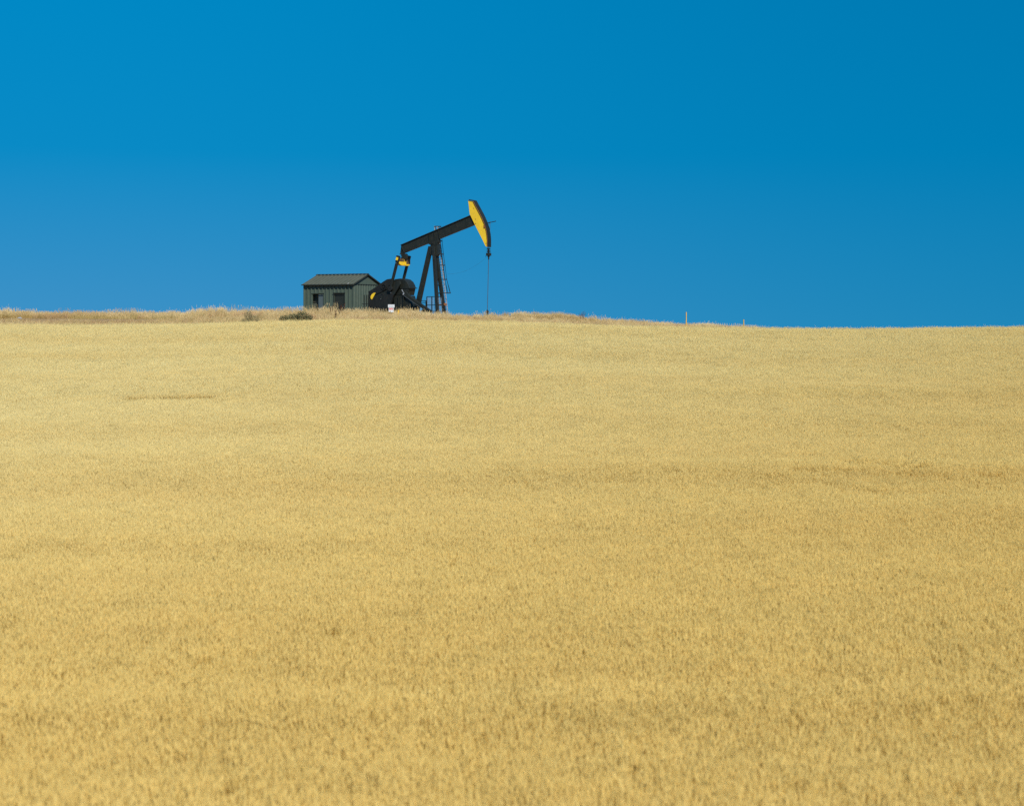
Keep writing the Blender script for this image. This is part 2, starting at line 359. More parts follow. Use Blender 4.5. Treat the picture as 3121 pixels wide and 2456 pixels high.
shr = ((px > 850) & (px < 955) & (y < 135.6) & (RNG.random(x.size) < .8)) | ((px > 735) & (px < 795) & (y < 136.2) & (RNG.random(x.size) < .75))
keep = ~track & ~shr & ~((px > 2450) & (y > 138)) & (np.abs(x) < 54)
x, y, px = x[keep], y[keep], px[keep]; n = len(x)
nz = np.sin(x*.31+y*.5)+np.sin(x*.83-y*.3+1)*.7+RNG.normal(0, .7, n)
var = np.where(y > 144, np.where(nz > .3, 2, 3), np.where(nz > 1.0, 4, np.where(nz > 0, 1, 0)))
red = ((px > 1950) & (RNG.random(n) < .45)) | ((px < 420) & (y > 138.5) & (y < 140.6) & (RNG.random(n) < .5)) | ((px > 1080) & (px < 1900) & (y < 137) & (RNG.random(n) < .4))
var = np.where(red, 4, var)
s = RNG.uniform(.8, 1.15, n)*(1+.06*np.sin(x*.7+1)+.06*np.sin(x*1.9))*np.where((px > 900) & (px < 1420), .97, 1); s = s*np.where((RNG.random(n) < .12) & ((px < 1060) | (px > 1400)) & (px < 1950), 1.3, 1); s = s*np.where(px > 2350, .5, np.where(px > 2000, .66, 1-.28*np.clip((px-1250)/150, 0, 1)))
s = np.where((px < 600) & (y > 143), s*.72, s)
fr_ = np.clip((620-px)/160, 0, 1); s = np.where((y > 136.5) & (y < 140.9), s*(1-.62*fr_), s)
scl = np.stack([np.ones(n), np.ones(n), s], 1)
scatter('dry_grass', gt, np.stack([x, y, terrain(x, y)], 1), slope_rots(x, y, RNG.uniform(0, 6.28, n)), scl, var, 'wild dry grass and weeds in a strip between the wheat and the pump', 'grass')
# thin growth behind the machine, on the far side of the rise
gx, gy = np.meshgrid(np.arange(-58, 48, 1.3), np.arange(147.5, 168, 1.3))
x = gx.ravel() + RNG.uniform(-.5, .5, gx.size); y = gy.ravel() + RNG.uniform(-.5, .5, gx.size)
keep = ((x < -20.5) | (x > 0.5) | (y > 162)) & (CX+F*x/y < 2350); x, y = x[keep], y[keep]; n = len(x)
scl = np.stack([np.ones(n), np.ones(n), RNG.uniform(.5, .8, n)], 1)
scatter('sparse_grass', gt, np.stack([x, y, terrain(x, y)], 1), slope_rots(x, y, RNG.uniform(0, 6.28, n)), scl, RNG.integers(0, 4, n), 'thin dry grass on the level ground behind the pump and shed', 'grass')

# ------------------------------------------------------------------ oil pump
O = Vector(((1322-CX)*150/F, 150.0, 0.40))
U = Vector((math.cos(YAW), math.sin(YAW), 0)); V = Vector((-math.sin(YAW), math.cos(YAW), 0))
def at(px, py, v=0.0, org=O):
    d = Vector(((px-CX)/F, 1.0, (HR-py)/F)); t = (v + org.dot(V))/d.dot(V); p = d*t - org
    return Vector((p.dot(U), v, p.z))
def uz(pts, v): return [(q.x, q.z) for q in (at(a, b, v) for a, b in pts)]
pump = empty('oil_pump', O, YAW, 'black beam oil pump with yellow horse head standing beside the green shed', 'oil pump')
B_ = M['black']
# base
mb = MB()
for v in (-.62, .62): mb.box((-6.3, v-.12, .03), (1.1, v+.12, .33)); mb.box((-6.3, v-.18, .33), (1.1, v+.18, .36))
for u in (-6.1, -4.8, -3.4, -2.0, -.6, .9): mb.box((u-.1, -.5, .06), (u+.1, .5, .30))
base = mb.build('base_frame', B_, pump, .006)
MB().box((-6.6, -1.05, -.25), (1.4, 1.05, .03)).build('foundation', M['concrete'], pump, .02)
# samson post
def rod(name, a, b, w, h, w2=None, h2=None, m=B_, par=pump): return MB().bar(a, b, w, h, w2, h2).build(name, m, par, .012)
apex = at(1318, 752)
def floor_pt(px, py, v):
    q = at(px, py, v); q.z = .36; return q
fl1 = rod('front_leg', at(1322, 752, -.14), floor_pt(1334, 958, -.62), .26, .28, .26, .28)
fl2 = rod('front_leg', at(1326, 752, .14), floor_pt(1355, 958, .62), .26, .28, .26, .28)
rl = rod('rear_leg', at(1313, 752, 0), floor_pt(1267, 946, 0), .34, .34, .34, .42)
MB().prism(uz([(1312, 747), (1333, 747), (1335.5, 775), (1330, 781), (1318.5, 781), (1307.5, 772)], -.2), -.2, .2).build('post_head', B_, pump, .01)
for py in (849, 870, 894, 930):
    f = (py-752)/206
    mb = MB().bar(at(1322, 752, -.14)*(1-f)+at(1334, 958, -.62)*f, at(1326, 752, .14)*(1-f)+at(1355, 958, .62)*f, .08, .08)
    mb.build('cross_tie', B_, pump)
bk = at(1354, 929, .62)
MB().box((bk.x-.16, .44, bk.z-.14), (bk.x+.08, .80, bk.z+.14)).bar((bk.x-.7, .5, bk.z), (bk.x+.35, .5, bk.z+.02), .09, .1).build('leg_bracket', M['rust'], pump, .01)
# walking beam: I section
HW = .16
top = uz([(1220.5, 746), (1436, 654.5)], -HW); bot = uz([(1218.3, 776), (1447, 684.5)], -HW)
def lerp(a, b, f): return tuple(p+(q-p)*f for p, q in zip(a, b))
bd = Vector((top[1][0]-top[0][0], top[1][1]-top[0][1])).normalized(); nrm = Vector((bd.y, -bd.x))
fo = .065
a0, a1, b0, b1 = top[0], top[1], bot[0], bot[1]
ext = (a1[0]+bd.x*.25, a1[1]+bd.y*.25); bext = (b1[0]+bd.x*.12, b1[1]+bd.y*.12)
mb = MB()
mb.prism([a0, ext, (ext[0]+nrm.x*fo, ext[1]+nrm.y*fo), (a0[0]+nrm.x*fo-.01, a0[1]+nrm.y*fo)], -HW, HW)
mb.prism([b0, bext, (bext[0]-nrm.x*fo, bext[1]-nrm.y*fo), (b0[0]-nrm.x*fo, b0[1]-nrm.y*fo)], -HW, HW)
mb.prism([(a0[0]+nrm.x*fo, a0[1]+nrm.y*fo), (ext[0]+nrm.x*fo, ext[1]+nrm.y*fo), (bext[0]-nrm.x*fo, bext[1]-nrm.y*fo), (b0[0]-nrm.x*fo, b0[1]-nrm.y*fo)], -.065, .065)
for f in (.0, .40, .47, .53):                              # stiffeners
    pa = lerp(a0, a1, f); pb = lerp(b0, b1, f+(.055 if f == 0 else 0)); d2 = .02
    mb.prism([(pa[0]+nrm.x*fo, pa[1]+nrm.y*fo), (pa[0]+nrm.x*fo+.04, pa[1]+nrm.y*fo+.014), (pb[0]-nrm.x*fo+.04, pb[1]-nrm.y*fo+.014), (pb[0]-nrm.x*fo, pb[1]-nrm.y*fo)], -HW+.015, HW-.015)
beam = mb.build('walking_beam', B_, pump, .006)
# saddle bearing under the beam
sp = uz([(1303, 742.5), (1312, 747.5), (1332, 747.5), (1333, 740), (1335.5, 738), (1336, 729)], -.22)
MB().prism(sp, -.22, .22).build('saddle_bearing', B_, pump, .01)
c = at(1321, 745, 0); MB().tube((c.x, -.27, c.z+.1), (c.x, .27, c.z+.1), .10, n=20).build('bearing_shaft', M['weight'], pump, .01)
# tail bearing
tp = uz([(1221, 777.2), (1233, 772.6), (1236.3, 774), (1238, 781), (1236.5, 789), (1230, 791), (1224.5, 786)], -.18)
MB().prism(tp, -.18, .18).build('tail_bearing', B_, pump, .02)
# horse head
hh = [(1426.4, 611), (1441.8, 613.2), (1445.5, 622), (1454, 636.5), (1462, 650), (1469, 664), (1475.5, 679.5), (1481, 696.5), (1484.3, 714), (1485.6, 729), (1485.6, 752), (1481.6, 752.3), (1478.7, 749), (1471.7, 734), (1461.7, 714), (1446.8, 684.6), (1433.4, 656.7), (1431.4, 652.7), (1429, 630)]
head = MB().prism(uz(hh, -.20), -.20, .20).build('horse_head', M['yellow'], pump, .008)
arc_in = uz([(1428.0, 610.2), (1442.4, 612.6), (1450.0, 627), (1462.0, 649), (1469.2, 663.5), (1475.8, 679), (1481.3, 696), (1484.6, 713.5), (1485.9, 728.5), (1486, 753)], -.27)
off = 0.07
def offset(poly, d):
    out = []
    for i, p in enumerate(poly):
        q0 = poly[max(i-1, 0)]; q1 = poly[min(i+1, len(poly)-1)]; t = Vector((q1[0]-q0[0], q1[1]-q0[1])).normalized()
        out.append((p[0]-t.y*d, p[1]+t.x*d))
    return out
arc_out = offset(arc_in, off)
MB().prism(arc_in + arc_out[::-1], -.27, .27).build('wireline_face', B_, head, .008)
lip_i, lip_o = offset(arc_in, -.05), offset(arc_in, -.002)
for v0, v1 in ((-.27, -.245), (.245, .27)): MB().prism(lip_i[1:] + lip_o[1:][::-1], v0, v1).build('face_edge', M['rust'], head)
for q in ((1443.7, 635), (1449, 668.5), (1449.6, 681.5), (1481.5, 742)):
    c = at(*q, -.20); MB().tube((c.x, -.215, c.z), (c.x, -.195, c.z), .032, n=12).build('bolt', M['weight'], head)
c = at(1476.3, 690, -.2); MB().box((c.x-.05, -.25, c.z-.16), (c.x+.05, -.195, c.z+.14)).build('latch', M['rust'], head, .01)
# hanger bar and stay wire on the head
pa, pb = at(1483, 680.7, -.1), at(1511.5, 674.5, -.1)
MB().tube(pa, pb, .034, n=10).build('wireline_bar', B_, head)
MB().tube(at(1494, 675.5, -.1), at(1493.0, 708, -.1), .018, n=8).tube(at(1494, 676.5, -.1), at(1487.5, 688, -.1), .012, n=6).build('stay_wire', M['cable'], head)
# bridle, carrier bar, polished rod
c0 = at(1489, 752, 0); xr = at(1489.3, 775, 0).x
mb = MB()
for v in (-.11, .11): mb.tube((xr-.03, v, at(1489, 745).z), (xr, v*.8, at(1489, 772).z), .02, n=8)
mb.build('bridle', M['cable'], pump)
mb = MB()
for py, w in ((758, .14), (763.5, .13), (768.5, .15)):
    z = at(1489, py).z; mb.box((xr-.10, -.17, z-.045), (xr+.10, .17, z+.045))
mb.tube((xr, 0, at(1489, 756).z), (xr, 0, at(1489, 772).z), .055, n=12)
mb.build('rope_socket', M['weight'], pump, .012)
z0, z1 = at(1489, 782).z, at(1489, 771.5).z
mb = MB().box((xr-.14, -.24, z0+.06), (xr+.14, .24, z1)).tube((xr, 0, z0-.04), (xr, 0, z0+.08), .11, n=12)
mb.bar((xr-.1, -.1, (z0+z1)/2), (xr-.27, -.1, z0-.02), .04, .04)
mb.build('carrier_bar', B_, pump, .015)
z2 = at(1489, 791).z; MB().tube((xr, 0, z2), (xr, 0, z0), .062, n=12).build('rod_clamp', M['weight'], pump, .006)
rb = at(1485.3, 952, 0)
MB().tube((rb.x, 0, rb.z-.15), (xr-.005, 0, z2+.05), .024, n=10).build('polished_rod', M['cable'], pump)
# cable from the ladder to the carrier bar
p0, p1 = at(1364, 835, .9), at(1483, 784, -.1); pts = []
for k in range(25):
    f = k/24; p = p0.lerp(p1, f); p.z -= .55*4*f*(1-f)*.75; pts.append(p)
MB().path(pts, .0045, 5).build('control_cable', M['cable'], pump)
# equalizer and pitmans
eu = at(1229, 799, 0).x; ez = at(1229, 799, 0).z
hsec = [(-.98, -.14, .26), (-.78, -.26, .27), (-.45, -.34, .28), (0, -.34, .30), (.45, -.34, .28), (.78, -.30, .27), (.98, -.18, .26)]
mb = MB(); vs = []; fs = []
for v, lo, hi in hsec: vs += [(eu-.16, v, ez+lo), (eu+.16, v, ez+lo), (eu+.16, v, ez+hi), (eu-.16, v, ez+hi)]
for k in range(len(hsec)-1):
    for j in range(4): fs.append((4*k+j, 4*k+(j+1)%4, 4*k+4+(j+1)%4, 4*k+4+j))
fs += [(0,1,2,3), tuple(4*(len(hsec)-1)+j for j in (3,2,1,0))]
eq = mb.add(vs, fs).build('equalizer', M['yellow'], pump, .02)
MB().box((eu-.20, -.16, ez+.29), (eu+.20, .16, ez+.42)).build('equalizer_bearing', B_, eq, .01)
mb = MB()
for v in (-.14, .14): mb.prism([(eu+.158, ez-.30), (eu+.24, ez-.22), (eu+.20, ez+.28), (eu+.158, ez+.28)], v-.015, v+.015)
mb.build('rib', M['yellow'], eq)
MB().prism([(eu+.15, ez+.04), (eu+.185, ez+.04), (eu+.185, ez+.285), (eu+.15, ez+.285)], -.90, .16).prism([(eu+.15, ez-.16), (eu+.185, ez-.16), (eu+.185, ez+.284), (eu+.15, ez+.284)], .165, .90).build('shade_plate', M['rust_shade'], eq, .004)  # thin dark plates put in for the shadow over the equalizer face
for sgn, tpx, tpy, bpx, bpy_ in ((-1, 1214.5, 783, 1190, 880), (1, 1246.8, 783, 1223, 880)):
    v = sgn*1.10
    a = at(tpx, tpy, v); b = at(bpx, bpy_, v)
    p = MB().bar(a, b, .17, .26, .17, .22).build('pitman_arm', B_, pump, .02)
    hd_ = a.lerp(b, .17)
    MB().bar(a+Vector((0,0,.10)), hd_, .24, .34, .24, .30).build('pitman_head', B_, p, .03)
    if sgn < 0:
        cpt = a.lerp(b, .035); MB().bar(at(1213.2, 784.8, v), at(1211.0, 793.6, v), .30, .22).build('end_plate', M['yellow'], p, .006)
    e = a.lerp(b, .20); MB().tube((e.x, v-.16, e.z), (e.x, v+.16, e.z), .05, n=10).build('bolt', M['steel'], p)
    MB().tube((b.x, v-.14, b.z), (b.x, v+.14, b.z), .22, n=20).build('wrist_bearing', M['weight'], p, .01)
# gear reducer
gp = [(1203, 851), (1221, 849), (1232, 852), (1240, 859), (1245, 868), (1247.5, 876.5), (1249, 876.5), (1249, 879), (1246.5, 879), (1245, 887), (1242, 900), (1196, 900), (1193, 870)]
gear = MB().prism(uz(gp, -.55), -.55, .60).build('gear_reducer', B_, pump, .03)
c = at(1207, 873, 0); MB().tube((c.x, -1.02, c.z), (c.x, 1.02, c.z), .19, n=24).build('crankshaft', M['weight'], gear, .01)
MB().prism(uz([(1199, 876.6), (1249.6, 876.6), (1249.6, 879.2), (1199, 879.2)], -.60), -.60, .65).build('housing_flange', B_, gear, .006)
for q in ((1246.5, 899), (1248, 895)):
    c = at(q[0], q[1], -.4); MB().tube((c.x, -.4, c.z-.12), (c.x, -.4, c.z+.14), .035, n=10).build('breather_pipe', B_, gear)
MB().prism(uz([(1200, 901), (1243, 901), (1250, 925), (1254, 958), (1200, 958)], -.62), -.62, .62).build('pedestal', B_, pump, .02)
mb = MB()
for px_ in (1216, 1232): 
    c = at(px_, 930, -.62); mb.prism([(c.x-.025, .36), (c.x+.025, .36), (c.x+.025, at(1240, 902).z), (c.x-.025, at(1240, 902).z)], -.78, -.62)
mb.build('pedestal_web', B_, pump)
# crank arms with counterweights on both sides
armp = [(1219, 855), (1222, 866), (1199, 905), (1170, 918), (1135, 925), (1131, 905), (1150, 884), (1181, 862), (1196, 853)]
wtop = [(1125.5, 887.5), (1131, 886), (1154, 870.5), (1169, 859.5), (1181.5, 851.5), (1195, 849.5), (1200, 856), (1190, 878), (1160, 893), (1140, 901), (1126, 912)]
wbot = [(1126, 914), (1142, 903), (1164, 898), (1192, 893), (1203, 897), (1199, 906), (1190, 936), (1172, 952), (1130, 954), (1125.5, 940)]
for sgn in (-1, 1):
    v = sgn*.86; sh = (0 if sgn < 0 else 2*.86*16)
    sft = lambda L_: [(q.x, q.z) for q in (at(a, b, -.86) for a, b in L_)]
    k = MB().prism(sft(armp), v-.09, v+.09).build('crank_arm', B_, pump, .015)
    MB().prism(sft(wtop), v-.16+.0, v+.155).build('counterweight', M['weight'], k, .03)
    MB().prism(sft(wbot), v-.15, v+.15).build('counterweight', M['weight'], k, .03)
    c = at(1173, 875, -.86); vo = v + sgn*.16
    mb = MB()
    n_ = 24
    for j in range(n_):                                                     # raised ring
        a0_, a1_ = 2*math.pi*j/n_, 2*math.pi*(j+1)/n_
        mb.prism([(c.x+.20*math.cos(a0_), c.z+.20*math.sin(a0_)), (c.x+.20*math.cos(a1_), c.z+.20*math.sin(a1_)), (c.x+.27*math.cos(a1_), c.z+.27*math.sin(a1_)), (c.x+.27*math.cos(a0_), c.z+.27*math.sin(a0_))], min(vo, vo+sgn*.07), max(vo, vo+sgn*.07))
    mb.build('lifting_ring', M['weight'], k)
    MB().tube((c.x, vo-sgn*.02, c.z), (c.x, vo+sgn*.10, c.z), .09, n=16).build('bolt', M['weight'], k, .01)
    for q in ((1194, 893), (1164, 912), (1168, 896), (1151, 932), (1190, 868)):
        c = at(*q, -.86); MB().tube((c.x, vo-sgn*.04, c.z), (c.x, vo+sgn*.05, c.z), .05, n=8).build('bolt', M['steel'] if q[0] in (1194, 1164) else M['weight'], k, .006)
    c = at(1165, 907, -.86); MB().prism([(c.x-.09, c.z-.17), (c.x+.09, c.z-.10), (c.x+.12, c.z+.16), (c.x-.02, c.z+.14)], min(vo-.02, vo+.02), max(vo-.02, vo+.02)).build('slot', M['trim'], k)
    if sgn < 0:                                                             # yellow half moon on the near weight
        ch0, ch1 = at(1148, 892.5, v), at(1137, 912.8, v); mid = (ch0+ch1)/2; tip = at(1134, 900.5, v); dirv = (tip-mid)
        poly = []
        for j in range(13):
            th = math.pi*j/12; p = mid + (ch0-mid)*math.cos(th) + dirv*math.sin(th)*1.0; poly.append((p.x, p.z))
        MB().prism(poly, v-.175, v-.145).build('painted_mark', M['yellow'], k)
# belt guard running down to the motor
bp_ = uz([(1228, 888), (1236, 887), (1250, 903.5), (1310, 945), (1310, 956), (1231, 902)], -.80)
bg = MB().prism(bp_, -.80, -.52).build('belt_guard', B_, pump, .02)
e0, e1 = at(1231, 902, -.8), at(1290, 943, -.8); MB().bar(e0+Vector((0,-.012,.02)), e1+Vector((0,-.012,.02)), .02, .03).build('guard_edge_glint', M['steel'], bg)  # bright strip put in for the highlight along the guard edge
e0, e1 = at(1224.5, 882.5, -.8), at(1232, 895.5, -.8); MB().bar(e0, e1, .04, .05).build('guard_edge_glint', M['galv'], bg)  # pale strip put in for a highlight line beside the gearbox
c = at(1229.5, 897, -.82); MB().tube((c.x, -.86, c.z), (c.x, -.79, c.z), .06, n=10).build('bolt', M['galv'], bg)  # pale spot put in for a small highlight
c = at(1299, 952, 0); mo = MB().tube((c.x, -.45, .62), (c.x, .40, .62), .26, n=20).build('motor', B_, pump, .01)
MB().box((c.x-.25, -.4, .36), (c.x+.25, .35, .40)).build('mount', B_, mo)
# ladder with safety cage along the far front leg
lt0, lt1 = at(1329, 689.5, .98), floor_pt(1361, 955, .98)
rails = []
lad = MB()
wid = .54; 
def lpt(f, dv, du=0): 
    p = lt0.lerp(lt1, f); return Vector((p.x+du, p.y+dv, p.z))
for dv in (-wid/2, wid/2): lad.bar(lpt(0, dv), lpt(1, dv), .06, .08)
lad_o = lad.build('ladder', M['galv'], pump)
nr = 34
for k in range(nr): MB().tube(lpt((k+.5)/nr, -wid/2), lpt((k+.5)/nr, wid/2), .028, n=6).build('rung', M['galv'], lad_o)
def fz(py): return (lt0.z - at(1340, py, .95).z)/(lt0.z-lt1.z)
hoops = [(690.5, .47), (735, .43), (775, .40), (809, .42), (852, .44), (893.5, .66)]
def hoop_pt(f, du, th): 
    rv = .34*math.sin(th); ru = du*(1-abs(math.sin(th))**2.2) if abs(th) < math.pi/2 else 0
    return lpt(f, rv, ru+.02)
for py, du in hoops:
    f = fz(py); mb = MB()
    pts = [hoop_pt(f, du, -math.pi/2 + math.pi*j/12) for j in range(13)]
    for a, b in zip(pts, pts[1:]): mb.bar(a, b, .02, .075, side=(b-a).cross(Vector((0,0,1))).normalized())
    mb.build('hoop', B_, lad_o)
for th in (-1.15, -.55, 0, .55, 1.15):
    mb = MB(); pts = [hoop_pt(fz(py), du, th) for py, du in hoops]
    for a, b in zip(pts, pts[1:]): mb.bar(a, b, .035, .022)
    mb.build('cage_bar', B_, lad_o)
for f in (.3, .55, .8):
    fl = at(1326, 752, .14).lerp(floor_pt(1355, 958, .62), f*.9); q = lpt(fz(752)+(1-fz(752))*f*.9, -wid/2); MB().bar(q, fl, .05, .05).build('bracket', B_, lad_o)

# ------------------------------------------------------------------ guard railings round the pump
def railing(px0, px1, ptop, v, mesh, label, name, posts, rails, v2=None, skip_end=False):
    a = at(px0, ptop, v); b = at(px1, ptop, v if v2 is None else v2); a.z = b.z = 0
    def W(p): return O + U*p.x + V*p.y + Vector((0,0,p.z))
    wa = W(a); root = empty(name, (wa.x, wa.y, .40), YAW, label, 'railing')
    la = Vector((0,0,0)); lb = b-a; h = at(px0, ptop, v).z
    for f in posts:
        q = la.lerp(lb, f); MB().bar(q+Vector((0,0,-.1)), q+Vector((0,0,h)), .07, .07).build('post', B_, root, .006)
    for z in rails:
        MB().bar(la+Vector((0,0,h*z)), lb+Vector((0,0,h*z)), .05, .055).build('rail', B_, root)
    if mesh:
        mb = MB(); ln = lb.length; n_ = int(ln/.09); m_ = int(h*.96/.09)
        for k in range(1, n_): q = la.lerp(lb, k/n_); mb.bar(q+Vector((0,0,.05)), q+Vector((0,0,h-.03)), .012, .012)
        for k in range(1, m_): mb.bar(la+Vector((0,0,.05+k*.09)), lb+Vector((0,0,.05+k*.09)), .012, .012)
        mb.build('wire_mesh', M['galv'], root)
    return root
railing(1301, 1349, 904.5, -.55, True, 'taller black railing with pale wire mesh beside the ladder legs', 'mesh_railing', (0, .32, .66, 1.0), (1.0, .62, .33))
railing(1276, 1300, 917, -.45, False, 'low two bar black railing between the rear leg and the mesh panel', 'low_railing', (0, .93), (1.0, .9))
railing(1104, 1123, 899, -1.45, False, 'short black railing at the crank end in front of the shed gable', 'end_railing', (.32, .72, 1.0), (.62, .3))
q = O + U*at(1112, 899, -1.45).x + V*-1.45
# ------------------------------------------------------------------ wellhead
wp = O + U*rb.x; wz = tz(wp.x, wp.y)
well = empty('wellhead', (wp.x, wp.y, wz), YAW, 'small dark wellhead in the grass below the hanging pump rod', 'wellhead')
zt_ = O.z + at(1485, 944.5).z - wz
MB().tube((0,0,-.2), (0,0,zt_-.75), .17, n=16).build('casing', M['rust'], well, .01)
MB().tube((0,0,zt_-.75), (0,0,zt_-.62), .28, n=16).tube((0,0,zt_-.58), (0,0,zt_-.48), .22, n=16).tube((-.6,0,zt_-.68), (.5,0,zt_-.68), .07, n=10).build('tee', M['weight'], well, .008)
MB().tube((0,0,zt_-.5), (0,0,zt_-.06), .10, n=14).tube((0,0,zt_-.22), (0,0,zt_-.12), .15, n=14).tube((0,0,zt_-.06), (0,0,zt_), .06, n=12).build('stuffing_box', M['weight'], well, .008)

# ------------------------------------------------------------------ shed
SO = Vector(((1078-CX)*153/F, 153.0, 0.40))
def ats(px, py, v=0.0): return at(px, py, v, SO)
shed = empty('equipment_shed', SO, YAW, 'dark green ribbed metal shed with gable roof behind the pump', 'shed')
Ls = -ats(927, 900, 0).x; Ds = 4.5; He = ats(1000, 866.5, -.2).z; PI_ = .42
d1 = (ats(953, 895).x, ats(987, 895).x); d2 = (ats(1019, 895).x, ats(1050.5, 895).x); Hd = ats(970, 895).z
T = .06
mb = MB()                                                    # front wall with two openings
for u0, u1, z0_, z1_ in ((-Ls, d1[0], 0, He), (d1[1], d2[0], 0, He), (d2[1], 0, 0, He), (d1[0], d1[1], Hd, He), (d2[0], d2[1], Hd, He)):
    mb.box((u0, 0, z0_), (u1, T, z1_))
u = -.03
while u > -Ls:
    zb_ = 0
    if d1[0]-.06 < u < d1[1]+.06 or d2[0]-.06 < u < d2[1]+.06: zb_ = Hd+.07
    mb.prism([(u-.05, zb_), (u+.05, zb_), (u+.05, He-.05), (u-.05, He-.05)], -.001, .02) if False else None
    o = len(mb.v)
    z0_, z1_ = zb_, He-.03
    mb.add([(u-.075, .002, z0_), (u-.045, -.075, z0_), (u+.045, -.075, z0_), (u+.075, .002, z0_), (u-.075, .002, z1_), (u-.045, -.075, z1_), (u+.045, -.075, z1_), (u+.075, .002, z1_)],
           [(0,1,5,4), (1,2,6,5), (2,3,7,6), (3,0,4,7), (0,3,2,1), (4,5,6,7)])
    u -= PI_
tag(mb.build('front_wall', M['shed'], shed), None)
mb = MB()                                                    # gable wall, right
rise = ats(1118, 837.5, Ds/2).z - He
Hr = He + rise - .03
def gable(u0, u1):
    return MB().add([(u0, T, 0), (u0, Ds-T, 0), (u0, Ds-T, He), (u0, Ds/2, Hr), (u0, T, He), (u1, T, 0), (u1, Ds-T, 0), (u1, Ds-T, He), (u1, Ds/2, Hr), (u1, T, He)],
                    [(0,1,2,3,4), (9,8,7,6,5), (0,5,6,1), (1,6,7,2), (2,7,8,3), (3,8,9,4), (4,9,5,0)])
mb = gable(-T, 0)
v = .18
while v < Ds-.1:
    mb.add([(-.002, v-.075, 0), (.045, v-.035, 0), (.045, v+.035, 0), (-.002, v+.075, 0), (-.002, v-.075, He-.05), (.045, v-.035, He-.05), (.045, v+.035, He-.05), (-.002, v+.075, He-.05)],
           [(0,1,5,4), (1,2,6,5), (2,3,7,6), (3,0,4,7), (0,3,2,1), (4,5,6,7)]); v += PI_
gw = mb.build('gable_wall', M['shed'], shed)
MB().box((.001, .05, He-.05), (.055, Ds-.05, He+.01)).build('gable_trim', M['trim'], gw)
gable(-Ls, -Ls+T).build('gable_wall', M['shed'], shed)
MB().box((-Ls, Ds-T, 0), (0, Ds, He)).build('rear_wall', M['shed'], shed)
MB().box((-Ls+T, T, -.05), (-T, Ds-T, .06)).build('floor', M['concrete'], shed)
MB().box((-.035, -.05, 0), (.055, -.001, He)).build('corner_trim', M['shed'], shed)
# roof
ov, og, th = .24, .13, .05
mb = MB()
zr = He + rise
def roofz(v): return He + .03 + (zr-He-.03)*(1-abs(v-Ds/2)/(Ds/2))
e0 = roofz(0) - ov*(zr-He-.03)/(Ds/2)
mb.add([(-Ls-og, -ov, e0), (og, -ov, e0), (og, Ds/2, zr), (-Ls-og, Ds/2, zr), (-Ls-og, -ov, e0+th), (og, -ov, e0+th), (og, Ds/2, zr+th), (-Ls-og, Ds/2, zr+th)],
       [(0,3,2,1), (4,5,6,7), (0,1,5,4), (1,2,6,5), (2,3,7,6), (3,0,4,7)])
mb.add([(-Ls-og, Ds+ov, e0), (og, Ds+ov, e0), (og, Ds/2, zr), (-Ls-og, Ds/2, zr), (-Ls-og, Ds+ov, e0+th), (og, Ds+ov, e0+th), (og, Ds/2, zr+th), (-Ls-og, Ds/2, zr+th)],
       [(0,1,2,3), (7,6,5,4), (4,5,1,0), (5,6,2,1), (6,7,3,2), (7,4,0,3)])
u = .04
while u > -Ls-og:
    for va, vb in ((-ov, Ds/2-.08), (Ds+ov, Ds/2+.08)):
        za, zb2 = e0+th, zr+th-.08*(zr-He)/(Ds/2)
        mb.add([(u-.03, va, za-.01), (u+.03, va, za-.01), (u+.025, va, za+.085), (u-.025, va, za+.085), (u-.03, vb, zb2-.01), (u+.03, vb, zb2-.01), (u+.025, vb, zb2+.085), (u-.025, vb, zb2+.085)],
               [(0,1,2,3), (7,6,5,4), (0,4,5,1), (1,5,6,2), (2,6,7,3), (3,7,4,0)])
    u -= PI_
rf = mb.build('roof', M['roof'], shed)
MB().add([(-Ls-og-.02, Ds/2-.2, zr+th-.02), (-Ls-og-.02, Ds/2, zr+th+.075), (-Ls-og-.02, Ds/2+.2, zr+th-.02), (og+.02, Ds/2-.2, zr+th-.02), (og+.02, Ds/2, zr+th+.075), (og+.02, Ds/2+.2, zr+th-.02)],
         [(0,1,4,3), (1,2,5,4), (0,3,5,2), (0,2,1), (3,4,5)]).build('ridge_cap', M['trim'], rf)
MB().box((-Ls-og-.02, -ov-.035, e0-.03), (og+.02, -ov-.002, e0+th+.01)).build('eave_trim', M['trim'], rf)
mb = MB()
for va, sg in ((-ov, 1), (Ds+ov, -1)):
    mb.add([(og+.002, va, e0-.05), (og+.03, va, e0-.05), (og+.03, Ds/2, zr-.05), (og+.002, Ds/2, zr-.05), (og+.002, va, e0+th+.01), (og+.03, va, e0+th+.01), (og+.03, Ds/2, zr+th+.01), (og+.002, Ds/2, zr+th+.01)],
           [(0,1,2,3), (7,6,5,4), (0,4,5,1), (1,5,6,2), (2,6,7,3), (3,7,4,0)])
mb.build('rake_trim', M['trim'], rf)
up = ats(1066, 861, .1).x; sl = (zr-He-.03)/(Ds/2)
MB().add([(up-.10, -.15, e0+th+.09*sl+.006), (up-.02, -.15, e0+th+.09*sl+.006), (up+.06, .32, e0+th+.56*sl+.006), (up-.0, .32, e0+th+.56*sl+.006)], [(0,1,2,3)]).add(
    [(up-.10, -.15, e0+th+.09*sl+.012), (up-.02, -.15, e0+th+.09*sl+.012), (up+.06, .32, e0+th+.56*sl+.012), (up-.0, .32, e0+th+.56*sl+.012)], [(0,1,2,3)]).build('roof_mark', M['white'], rf)  # thin pale mark on the roof slope near the eave
